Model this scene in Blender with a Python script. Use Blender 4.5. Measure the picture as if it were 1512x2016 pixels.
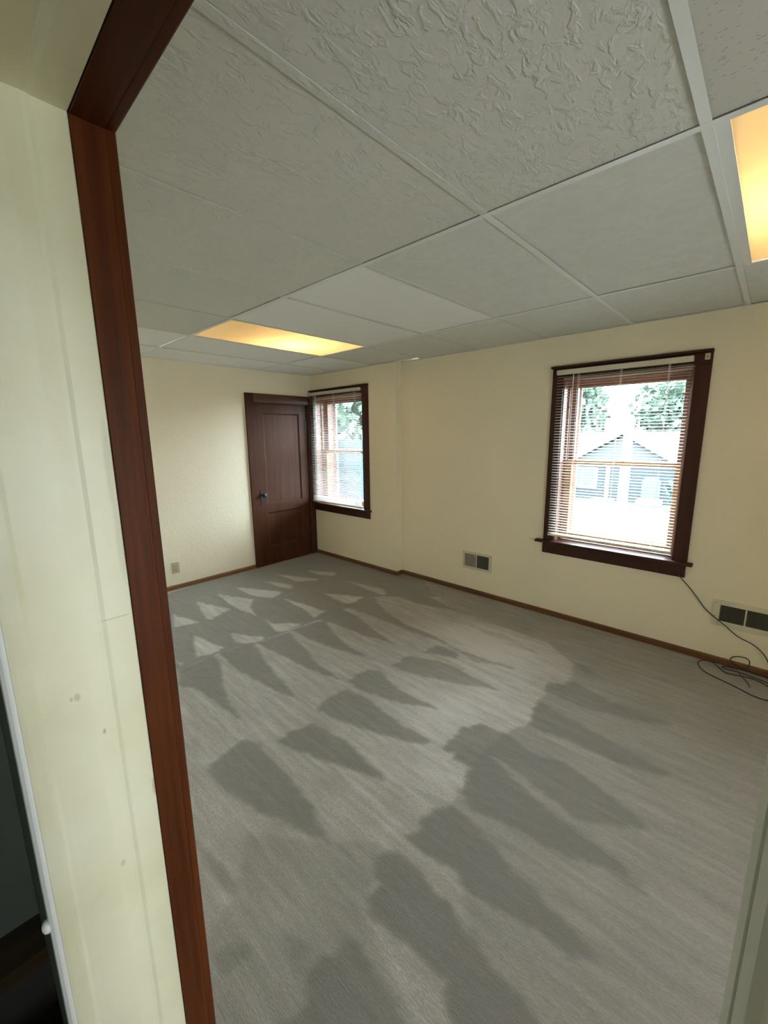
import bpy, bmesh, math, random
import numpy as np
from mathutils import Vector, Matrix, Euler
random.seed(4)
PI = math.pi
for o in list(bpy.data.objects): bpy.data.objects.remove(o)
scene = bpy.context.scene
COL = scene.collection

# ---------------------------------------------------------------- camera, sky, light, exposure
H = 2.31            # ceiling height
D = 0.092           # how far the right part of the window wall is set back
cam_d = bpy.data.cameras.new('camera'); cam = bpy.data.objects.new('camera', cam_d); COL.objects.link(cam)
cam.location = (4.421, -3.3721, 1.5684); cam.rotation_euler = (1.3865, 0.0111, 0.7501)
cam_d.sensor_fit = 'VERTICAL'; cam_d.sensor_height = 36.0; cam_d.lens = 815.3 / 2016 * 36.0
cam_d.clip_start = 0.005; cam_d.clip_end = 300
scene.camera = cam
SKY = 26.0
world = bpy.data.worlds.new('overcast'); scene.world = world; world.use_nodes = True
wn = world.node_tree; bg = wn.nodes['Background']
tc = wn.nodes.new('ShaderNodeTexCoord'); sx = wn.nodes.new('ShaderNodeSeparateXYZ'); wr = wn.nodes.new('ShaderNodeValToRGB')
wn.links.new(tc.outputs['Generated'], sx.inputs[0]); wn.links.new(sx.outputs['Z'], wr.inputs[0]); wn.links.new(wr.outputs[0], bg.inputs[0])
wr.color_ramp.elements[0].position = 0.0; wr.color_ramp.elements[0].color = (0.78, 0.88, 0.98, 1)
wr.color_ramp.elements[1].position = 0.7; wr.color_ramp.elements[1].color = (0.90, 0.985, 1.06, 1)
bg.inputs[1].default_value = SKY
vs = scene.view_settings
vs.view_transform = 'Standard'; vs.look = 'None'; vs.exposure = 0.93; vs.gamma = 1.0; vs.use_curve_mapping = False
cy = scene.cycles
cy.use_denoising = True; cy.max_bounces = 14; cy.diffuse_bounces = 9; cy.glossy_bounces = 4; cy.transmission_bounces = 8; cy.transparent_max_bounces = 16
cy.sample_clamp_indirect = 6.0; cy.caustics_reflective = False; cy.caustics_refractive = False
BULB = 190.0
def portal(loc, rot, sx_, sy_):
    l = bpy.data.lights.new('daylight_portal', 'AREA'); l.shape = 'RECTANGLE'; l.size = sx_; l.size_y = sy_
    l.cycles.is_portal = True
    o = bpy.data.objects.new('daylight_portal', l); o.location = loc; o.rotation_euler = rot; COL.objects.link(o)
portal((0.52, 0.33, 1.33), (-PI/2, 0, 0), 0.95, 1.4)
portal((3.56, 0.43, 1.33), (-PI/2, 0, 0), 0.95, 1.4)
portal((7.15, -2.42, 1.28), (0, PI/2, 0), 0.65, 0.65)  # portal at the opening added in the unseen right wall
portal((7.6, -4.15, 1.42), (0, PI/2, 0), 0.65, 0.5)  # portal at the opening added in the unseen hall wall

# ---------------------------------------------------------------- mesh helpers
class MB:
    def __init__(s): s.v = []; s.f = []; s.sm = False
    def add(s, vs_, fs):
        n = len(s.v); s.v += [tuple(v) for v in vs_]; s.f += [tuple(i + n for i in f) for f in fs]; return s
    def box(s, x0, x1, y0, y1, z0, z1):
        x0, x1 = min(x0, x1), max(x0, x1); y0, y1 = min(y0, y1), max(y0, y1); z0, z1 = min(z0, z1), max(z0, z1)
        return s.add([(x0,y0,z0),(x1,y0,z0),(x1,y1,z0),(x0,y1,z0),(x0,y0,z1),(x1,y0,z1),(x1,y1,z1),(x0,y1,z1)],
                     [(0,3,2,1),(4,5,6,7),(0,1,5,4),(1,2,6,5),(2,3,7,6),(3,0,4,7)])
    def prism(s, poly, axis, a, b):      # poly: 2D loop in the two other axes (cyclic order), extruded along axis
        def P(p, t):
            return (t, p[0], p[1]) if axis == 0 else (p[0], t, p[1]) if axis == 1 else (p[0], p[1], t)
        n = len(poly)
        vv = [P(p, a) for p in poly] + [P(p, b) for p in poly]
        ff = [tuple(range(n)), tuple(range(2*n-1, n-1, -1))] + [(i, i+n, (i+1) % n + n, (i+1) % n) for i in range(n)]
        return s.add(vv, ff)
    def lathe(s, prof, c, axis=2, n=24, flip=False):   # prof: (radius, height) pairs
        vv = []
        for r, h in prof:
            for k in range(n):
                a = 2*PI*k/n; p = [r*math.cos(a), r*math.sin(a)]
                q = (p[0], p[1], h) if axis == 2 else (h, p[0], p[1]) if axis == 0 else (p[0], h, p[1])
                vv.append((q[0]+c[0], q[1]+c[1], q[2]+c[2]))
        ff = []
        m = len(prof)
        for i in range(m-1):
            for k in range(n): ff.append((i*n+k, i*n+(k+1) % n, (i+1)*n+(k+1) % n, (i+1)*n+k))
        ff.append(tuple(range(n))[::-1]); ff.append(tuple((m-1)*n+k for k in range(n)))
        s.sm = True
        return s.add(vv, ff)
    def build(s, name, mat, parent=None, bevel=0.0, smooth=None, seg=2):
        me = bpy.data.meshes.new(name); me.from_pydata(s.v, [], s.f)
        bm = bmesh.new(); bm.from_mesh(me); bmesh.ops.recalc_face_normals(bm, faces=bm.faces); bm.to_mesh(me); bm.free()
        o = bpy.data.objects.new(name, me); COL.objects.link(o)
        me.materials.append(mat)
        if bevel:
            b = o.modifiers.new('bevel', 'BEVEL'); b.width = bevel; b.segments = seg; b.limit_method = 'ANGLE'; b.angle_limit = 0.6
        if s.sm if smooth is None else smooth:
            for p in me.polygons: p.use_smooth = True
            me.set_sharp_from_angle(angle=0.7)
        if parent is not None:
            o.parent = parent; o.matrix_parent_inverse = Matrix.Translation(-parent.location)
        return o
def empty(name, loc=(0,0,0)):
    o = bpy.data.objects.new(name, None); o.location = loc; o.empty_display_size = 0.1; COL.objects.link(o); return o
def tag(o, label=None, cat=None, group=None, kind=None):
    if label: o['label'] = label
    if cat: o['category'] = cat
    if group: o['group'] = group
    if kind: o['kind'] = kind
    return o
def struct(o, label, cat): return tag(o, label, cat, kind='structure')
def tube_curve(name, pts, r, mat, parent=None, res=6):
    cu = bpy.data.curves.new(name, 'CURVE'); cu.dimensions = '3D'; cu.bevel_depth = r; cu.bevel_resolution = 3; cu.resolution_u = res
    sp = cu.splines.new('NURBS'); sp.points.add(len(pts)-1)
    for i, p in enumerate(pts): sp.points[i].co = (*p, 1)
    sp.use_endpoint_u = True; sp.order_u = 3
    o = bpy.data.objects.new(name, cu); COL.objects.link(o); cu.materials.append(mat)
    dg = bpy.context.evaluated_depsgraph_get(); me = bpy.data.meshes.new_from_object(o.evaluated_get(dg))
    bpy.data.objects.remove(o); me.name = name
    o = bpy.data.objects.new(name, me); COL.objects.link(o)
    for p in me.polygons: p.use_smooth = True
    if parent is not None: o.parent = parent; o.matrix_parent_inverse = Matrix.Translation(-parent.location)
    return o

# ---------------------------------------------------------------- materials
def mat(name, col, rough=0.6, spec=0.5, **kw):
    m = bpy.data.materials.new(name); m.use_nodes = True
    b = m.node_tree.nodes['Principled BSDF']
    b.inputs['Base Color'].default_value = (*col, 1); b.inputs['Roughness'].default_value = rough
    b.inputs['Specular IOR Level'].default_value = spec
    for k, v in kw.items(): b.inputs[k.replace('_', ' ')].default_value = v
    return m
def N(m, t, **kw):
    n = m.node_tree.nodes.new(t)
    for k, v in kw.items():
        if hasattr(n, k): setattr(n, k, v)
        else: n.inputs[k].default_value = v
    return n
def L(m, a, b): m.node_tree.links.new(a, b)
def bsdf(m): return m.node_tree.nodes['Principled BSDF']
def coords(m, scale=(1,1,1), rot=(0,0,0)):
    t = N(m, 'ShaderNodeTexCoord'); mp = N(m, 'ShaderNodeMapping'); mp.inputs['Scale'].default_value = scale; mp.inputs['Rotation'].default_value = rot
    L(m, t.outputs['Object'], mp.inputs[0]); return mp.outputs[0]
def noise(m, co, scale, detail=4, rough=0.55, dist=0.0):
    n = N(m, 'ShaderNodeTexNoise'); n.inputs['Scale'].default_value = scale; n.inputs['Detail'].default_value = detail
    n.inputs['Roughness'].default_value = rough; n.inputs['Distortion'].default_value = dist
    L(m, co, n.inputs['Vector']); return n.outputs['Fac']
def ramp(m, fac, stops):
    r = N(m, 'ShaderNodeValToRGB'); e = r.color_ramp.elements
    while len(e) < len(stops): e.new(0.5)
    for i, (p, c) in enumerate(stops): e[i].position = p; e[i].color = (*c, 1) if len(c) == 3 else c
    L(m, fac, r.inputs[0]); return r.outputs[0]
def bump(m, h, strength, dist, prev=None):
    b = N(m, 'ShaderNodeBump'); b.inputs['Strength'].default_value = strength; b.inputs['Distance'].default_value = dist
    L(m, h, b.inputs['Height'])
    if prev is not None: L(m, prev, b.inputs['Normal'])
    return b.outputs[0]
def math_(m, op, a, b=None):
    n = N(m, 'ShaderNodeMath', operation=op)
    for i, x in enumerate((a, b)):
        if x is None: continue
        if isinstance(x, (int, float)): n.inputs[i].default_value = x
        else: L(m, x, n.inputs[i])
    return n.outputs[0]

def wall_paint(name, c, bumpy=1.0):
    m = mat(name, c, 0.62, 0.35); co = coords(m)
    k = noise(m, co, 1.3, 3); L(m, ramp(m, k, [(0.3, tuple(x*0.965 for x in c)), (0.7, tuple(min(1, x*1.02) for x in c))]), bsdf(m).inputs['Base Color'])
    a = noise(m, co, 38, 4, 0.6, 0.8); a = ramp(m, a, [(0.42, (0,0,0)), (0.62, (1,1,1))]); b_ = noise(m, co, 130, 2)
    n1 = bump(m, a, 0.16*bumpy, 0.004); L(m, bump(m, b_, 0.10*bumpy, 0.002, n1), bsdf(m).inputs['Normal'])
    return m
def wood(name, dark, light, rough=0.35, axis=2, scale=1.0, spec=0.5):
    m = mat(name, dark, rough, spec)
    sc = [22*scale]*3; sc[axis] = 1.3*scale
    co = coords(m, tuple(sc))
    a = noise(m, co, 1.0, 6, 0.62, 0.6); b_ = noise(m, co, 4.5, 3, 0.5)
    mix = math_(m, 'ADD', math_(m, 'MULTIPLY', a, 0.75), math_(m, 'MULTIPLY', b_, 0.25))
    L(m, ramp(m, mix, [(0.32, dark), (0.68, light)]), bsdf(m).inputs['Base Color'])
    L(m, bump(m, mix, 0.08, 0.001), bsdf(m).inputs['Normal'])
    return m
M = {}
CREAM = (0.79, 0.712, 0.54)
M['wall'] = wall_paint('cream_wall_paint', CREAM)
def jamb_paint():
    c = (0.76, 0.72, 0.52)
    m = mat('aged_cream_gloss_paint', c, 0.42, 0.5); co = coords(m)
    k = noise(m, co, 5, 4); cc = ramp(m, k, [(0.3, (0.70, 0.65, 0.45)), (0.55, c), (0.75, (0.79, 0.76, 0.58))])
    t = N(m, 'ShaderNodeTexCoord'); prev = cc
    spots = [((3.62,-3.269,1.144), (1, 280, 180), 0.55), ((3.62,-3.277,1.144), (1, 500, 300), .5), ((3.62,-3.239,1.062), (1, 500, 240), 0.8), ((3.62,-3.241,0.785), (1, 300, 200), 0.5), ((3.62,-3.200,1.262), (1, 50, 700), 0.4), ((3.62,-3.174,0.905), (1, 260, 60), 0.6), ((3.62,-3.18,1.52), (1, 200, 16), 0.3), ((3.62,-3.178,1.39),(1,200,20),.25)]
    for (px, py, pz), sc, amt in spots:
        mp = N(m, 'ShaderNodeMapping'); mp.vector_type = 'POINT'
        mp.inputs['Location'].default_value = (-px*0, -py*sc[1], -pz*sc[2]); mp.inputs['Scale'].default_value = (0, sc[1], sc[2])
        L(m, t.outputs['Object'], mp.inputs[0])
        ln = N(m, 'ShaderNodeVectorMath', operation='LENGTH'); L(m, mp.outputs[0], ln.inputs[0])
        f = math_(m, 'SUBTRACT', 1.6, ln.outputs['Value']); f = math_(m, 'MULTIPLY', f, 1.2); fn = N(m, 'ShaderNodeClamp'); L(m, f, fn.inputs[0])
        f = math_(m, 'MULTIPLY', fn.outputs[0], amt)
        mx = N(m, 'ShaderNodeMix', data_type='RGBA'); L(m, f, mx.inputs[0]); L(m, prev, mx.inputs[6]); mx.inputs[7].default_value = (0.42, 0.36, 0.2, 1)
        prev = mx.outputs[2]
    L(m, prev, bsdf(m).inputs['Base Color'])
    L(m, bump(m, noise(m, co, 60, 3), 0.05, 0.001), bsdf(m).inputs['Normal'])
    return m
M['jamb_paint'] = jamb_paint()
M['pale_paint'] = mat('pale_grey_paint', (0.72, 0.72, 0.60), 0.45)
M['wood'] = wood('red_brown_varnished_wood', (0.050, 0.011, 0.0025), (0.135, 0.035, 0.007), 0.5, spec=0.14)
M['wood_h'] = wood('red_brown_varnished_wood_level', (0.038, 0.008, 0.002), (0.095, 0.024, 0.006), 0.5, axis=0, spec=0.14)
M['door_wood'] = wood('dark_walnut_door', (0.038, 0.012, 0.0045), (0.075, 0.025, 0.009), 0.5, spec=0.14)
M['win_wood'] = wood('dark_window_wood', (0.030, 0.010, 0.006), (0.062, 0.022, 0.012), 0.45, spec=0.22)
M['win_wood_h'] = wood('dark_window_wood_level', (0.030, 0.010, 0.006), (0.062, 0.022, 0.012), 0.45, spec=0.22, axis=0)
M['sash_wood'] = wood('orange_sash_wood', (0.34, 0.15, 0.05), (0.50, 0.25, 0.09), 0.4, axis=0)
M['reveal_wood'] = wood('window_reveal_wood', (0.16, 0.06, 0.035), (0.26, 0.11, 0.06), 0.4)
M['base_wood'] = wood('baseboard_wood', (0.085, 0.032, 0.010), (0.17, 0.070, 0.022), 0.4, axis=0)
M['base_wood_y'] = wood('baseboard_wood_side', (0.11, 0.045, 0.013), (0.22, 0.095, 0.030), 0.4, axis=1)
M['white_metal'] = mat('white_enamel', (0.80, 0.79, 0.76), 0.35)
M['old_white'] = mat('off_white_enamel', (0.62, 0.57, 0.44), 0.4)
M['tee'] = mat('white_grid_metal', (0.72, 0.73, 0.70), 0.4)
M['black'] = mat('black_iron', (0.012, 0.011, 0.010), 0.5, 0.3)
M['cord'] = mat('black_rubber', (0.020, 0.015, 0.012), 0.55)
M['duct'] = mat('dark_duct_metal', (0.055, 0.050, 0.030), 0.5)
M['duct_pale'] = mat('grey_damper_metal', (0.25, 0.22, 0.16), 0.45)
M['beige_plastic'] = mat('beige_plastic', (0.47, 0.43, 0.26), 0.4)
M['slot'] = mat('dark_slot', (0.03, 0.025, 0.02), 0.6)
M['brass'] = mat('aged_brass', (0.20, 0.13, 0.07), 0.35, Metallic=1.0)
def slat_mat():
    m = mat('white_slat_enamel', (0.80, 0.78, 0.75), 0.35); b = bsdf(m)
    tr = N(m, 'ShaderNodeBsdfTranslucent'); tr.inputs[0].default_value = (0.8, 0.75, 0.7, 1)
    mx = N(m, 'ShaderNodeMixShader'); mx.inputs[0].default_value = 0.12; L(m, b.outputs[0], mx.inputs[1]); L(m, tr.outputs[0], mx.inputs[2])
    L(m, mx.outputs[0], m.node_tree.nodes['Material Output'].inputs[0]); return m
M['slat'] = slat_mat()
def glass_mat():
    m = bpy.data.materials.new('window_glass'); m.use_nodes = True; nt = m.node_tree; nt.nodes.clear()
    out = nt.nodes.new('ShaderNodeOutputMaterial'); t = nt.nodes.new('ShaderNodeBsdfTransparent'); g = nt.nodes.new('ShaderNodeBsdfGlossy')
    g.inputs['Roughness'].default_value = 0.02; t.inputs[0].default_value = (0.93, 0.98, 0.99, 1)
    mx = nt.nodes.new('ShaderNodeMixShader'); lw = nt.nodes.new('ShaderNodeLayerWeight'); lw.inputs[0].default_value = 0.25
    mu = nt.nodes.new('ShaderNodeMath'); mu.operation = 'MULTIPLY'; mu.inputs[1].default_value = 0.6
    nt.links.new(lw.outputs['Fresnel'], mu.inputs[0]); nt.links.new(mu.outputs[0], mx.inputs[0])
    nt.links.new(t.outputs[0], mx.inputs[1]); nt.links.new(g.outputs[0], mx.inputs[2]); nt.links.new(mx.outputs[0], out.inputs[0]); return m
M['glass'] = glass_mat()
def tile_mat(name, c, kind):
    m = mat(name, c, 0.85, 0.2); co = coords(m)
    if kind == 'stipple':
        a = noise(m, coords(m, (1.0, 0.55, 1)), 46, 4, 0.55, 0.6); a = ramp(m, a, [(0.50, (0,0,0)), (0.64, (1,1,1))])
        L(m, bump(m, a, 0.42, 0.005, bump(m, noise(m, co, 120, 3), 0.3, 0.003)), bsdf(m).inputs['Normal'])
        L(m, ramp(m, noise(m, co, 7, 3), [(0.3, tuple(x*.97 for x in c)), (0.7, c)]), bsdf(m).inputs['Base Color'])
    elif kind == 'swirl':
        a = noise(m, co, 16, 5, 0.6, 1.4)
        L(m, ramp(m, a, [(0.40, tuple(x*.93 for x in c)), (0.62, c)]), bsdf(m).inputs['Base Color'])
        L(m, bump(m, a, 0.25, 0.003), bsdf(m).inputs['Normal'])
    elif kind == 'pitted':
        mp = coords(m, (1, 2.6, 1)); v = N(m, 'ShaderNodeTexVoronoi'); v.inputs['Scale'].default_value = 52; L(m, mp, v.inputs['Vector'])
        n2 = noise(m, co, 16, 2)
        f = math_(m, 'ADD', v.outputs['Distance'], math_(m, 'MULTIPLY', n2, 0.5))
        k = ramp(m, f, [(0.36, (0,0,0)), (0.46, (1,1,1))])
        mx = N(m, 'ShaderNodeMix', data_type='RGBA'); L(m, k, mx.inputs[0]); mx.inputs[6].default_value = tuple(x*.72 for x in c)+(1,); mx.inputs[7].default_value = (*c, 1)
        L(m, mx.outputs[2], bsdf(m).inputs['Base Color']); L(m, bump(m, k, 0.5, 0.004), bsdf(m).inputs['Normal'])
    else:
        L(m, bump(m, noise(m, co, 90, 3), 0.06, 0.002), bsdf(m).inputs['Normal'])
    return m
M['tile_stipple'] = tile_mat('stippled_ceiling_tile', (0.64, 0.64, 0.59), 'stipple')
M['tile_swirl'] = tile_mat('mottled_ceiling_tile', (0.68, 0.69, 0.65), 'swirl')
M['tile_plain'] = tile_mat('plain_ceiling_tile', (0.80, 0.81, 0.79), 'plain')
M['tile_pitted'] = tile_mat('pitted_ceiling_tile', (0.56, 0.55, 0.50), 'pitted')
def diffuser_mat():
    m = bpy.data.materials.new('frosted_diffuser'); m.use_nodes = True; nt = m.node_tree; b = bsdf(m)
    b.inputs['Base Color'].default_value = (0.85, 0.78, 0.62, 1); b.inputs['Roughness'].default_value = 0.4
    tr = nt.nodes.new('ShaderNodeBsdfTranslucent'); tr.inputs[0].default_value = (0.95, 0.88, 0.72, 1)
    mx = nt.nodes.new('ShaderNodeMixShader'); mx.inputs[0].default_value = 0.62
    nt.links.new(b.outputs[0], mx.inputs[1]); nt.links.new(tr.outputs[0], mx.inputs[2]); nt.links.new(mx.outputs[0], nt.nodes['Material Output'].inputs[0]); return m
M['diffuser'] = diffuser_mat()
def emit(name, c, s):
    m = bpy.data.materials.new(name); m.use_nodes = True; nt = m.node_tree; nt.nodes.clear()
    e = nt.nodes.new('ShaderNodeEmission'); e.inputs[0].default_value = (*c, 1); e.inputs[1].default_value = s
    o = nt.nodes.new('ShaderNodeOutputMaterial'); nt.links.new(e.outputs[0], o.inputs[0]); return m
M['bulb'] = emit('warm_bulb_glow', (1.0, 0.75, 0.43), BULB)
def carpet_mat():
    m = mat('grey_cut_pile_carpet', (0.3, 0.28, 0.25), 0.9, 0.25, Sheen_Weight=0.25, Sheen_Roughness=0.4)
    co = coords(m); rows = coords(m, (3.0, 26.0, 1.0)); fib = coords(m, (30, 90, 1))
    at = N(m, 'ShaderNodeAttribute', attribute_name='pile_and_light')
    r = noise(m, rows, 1.0, 5, 0.65); f = noise(m, fib, 2.2, 4, 0.7); bl = noise(m, co, 3.0, 4)
    tex = math_(m, 'ADD', math_(m, 'MULTIPLY', math_(m, 'SUBTRACT', r, 0.5), 0.8), math_(m, 'MULTIPLY', math_(m, 'SUBTRACT', f, 0.5), 0.75))
    big = math_(m, 'MULTIPLY', math_(m, 'SUBTRACT', bl, 0.5), 0.35)
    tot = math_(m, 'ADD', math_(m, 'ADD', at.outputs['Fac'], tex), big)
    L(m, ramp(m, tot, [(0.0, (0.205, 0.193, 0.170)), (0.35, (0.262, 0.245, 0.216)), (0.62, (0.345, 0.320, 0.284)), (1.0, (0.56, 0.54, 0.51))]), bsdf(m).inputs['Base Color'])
    n1 = bump(m, f, 0.6, 0.006); L(m, bump(m, r, 0.35, 0.006, n1), bsdf(m).inputs['Normal'])
    return m
M['carpet'] = carpet_mat()

# ---------------------------------------------------------------- the room shell
XR, YF = 6.80, -3.128           # right wall, face of the wall the doorway is in
JX, RX = 3.62, 4.436            # left and right sides of the doorway
YB = -3.352                     # hall face of that wall
WT = 0.34                       # thickness of the outside walls
def wall_with_openings(name, axis, a0, a1, f0, f1, z0, z1, holes, material, label):
    """axis 0: wall runs along X between a0 and a1, thickness f0..f1 in Y.  holes: (a, b, z0, z1)"""
    m = MB(); cuts = sorted(set([a0, a1] + [h[0] for h in holes] + [h[1] for h in holes])); zc = sorted(set([z0, z1] + [h[2] for h in holes] + [h[3] for h in holes]))
    for i in range(len(cuts)-1):
        for k in range(len(zc)-1):
            ca, cz = (cuts[i]+cuts[i+1])/2, (zc[k]+zc[k+1])/2
            if any(h[0] < ca < h[1] and h[2] < cz < h[3] for h in holes): continue
            if axis == 0: m.box(cuts[i], cuts[i+1], f0, f1, zc[k], zc[k+1])
            else: m.box(f0, f1, cuts[i], cuts[i+1], zc[k], zc[k+1])
    o = m.build(name, material); bm = bmesh.new(); bm.from_mesh(o.data); bmesh.ops.remove_doubles(bm, verts=bm.verts, dist=1e-5)
    # drop the inner faces two cells share
    seen = {}
    for f in bm.faces: seen.setdefault(tuple(sorted(v.index for v in f.verts)), []).append(f)
    bm.verts.index_update()
    bmesh.ops.delete(bm, geom=[f for l in seen.values() if len(l) > 1 for f in l], context='FACES')
    bm.to_mesh(o.data); bm.free()
    return struct(o, label, 'wall')
W1 = (0.075, 0.960, 0.690, 2.030)      # openings: x0, x1, z0, z1
W2 = (3.140, 3.985, 0.660, 1.985)
ZT = H + 0.16
wall_with_openings('wall_left', 1, YB, 0.0, -0.14, 0.0, -0.02, ZT, [(-0.823, -0.062, -0.02, 1.955)], M['wall'], 'cream textured wall with the brown panelled door and beige outlet')
wb = wall_with_openings('wall_back', 0, -0.14, 1.4525, 0.0, WT, -0.02, ZT, [W1], M['wall'], 'cream textured wall stretch around the narrow window near the corner')
wall_with_openings('wall_window', 0, 1.4525, XR+0.35, D, D+WT, -0.02, ZT, [W2], M['wall'], 'cream textured wall set slightly back, with the wide window and two wall registers')
wall_with_openings('wall_right', 1, YF-0.23, D, XR, XR+0.35, -0.02, ZT, [(-2.75, -2.10, 0.95, 1.60)], M['wall'], 'cream wall at the right end of the room')  # opening added in this unseen wall to bring in extra daylight
wall_with_openings('wall_front', 0, 0.0, XR, YB+0.004, YF, -0.02, ZT, [(JX-0.02, RX+0.02, -0.02, 2.05)], M['wall'], 'cream partition wall pierced by the doorway')

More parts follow.
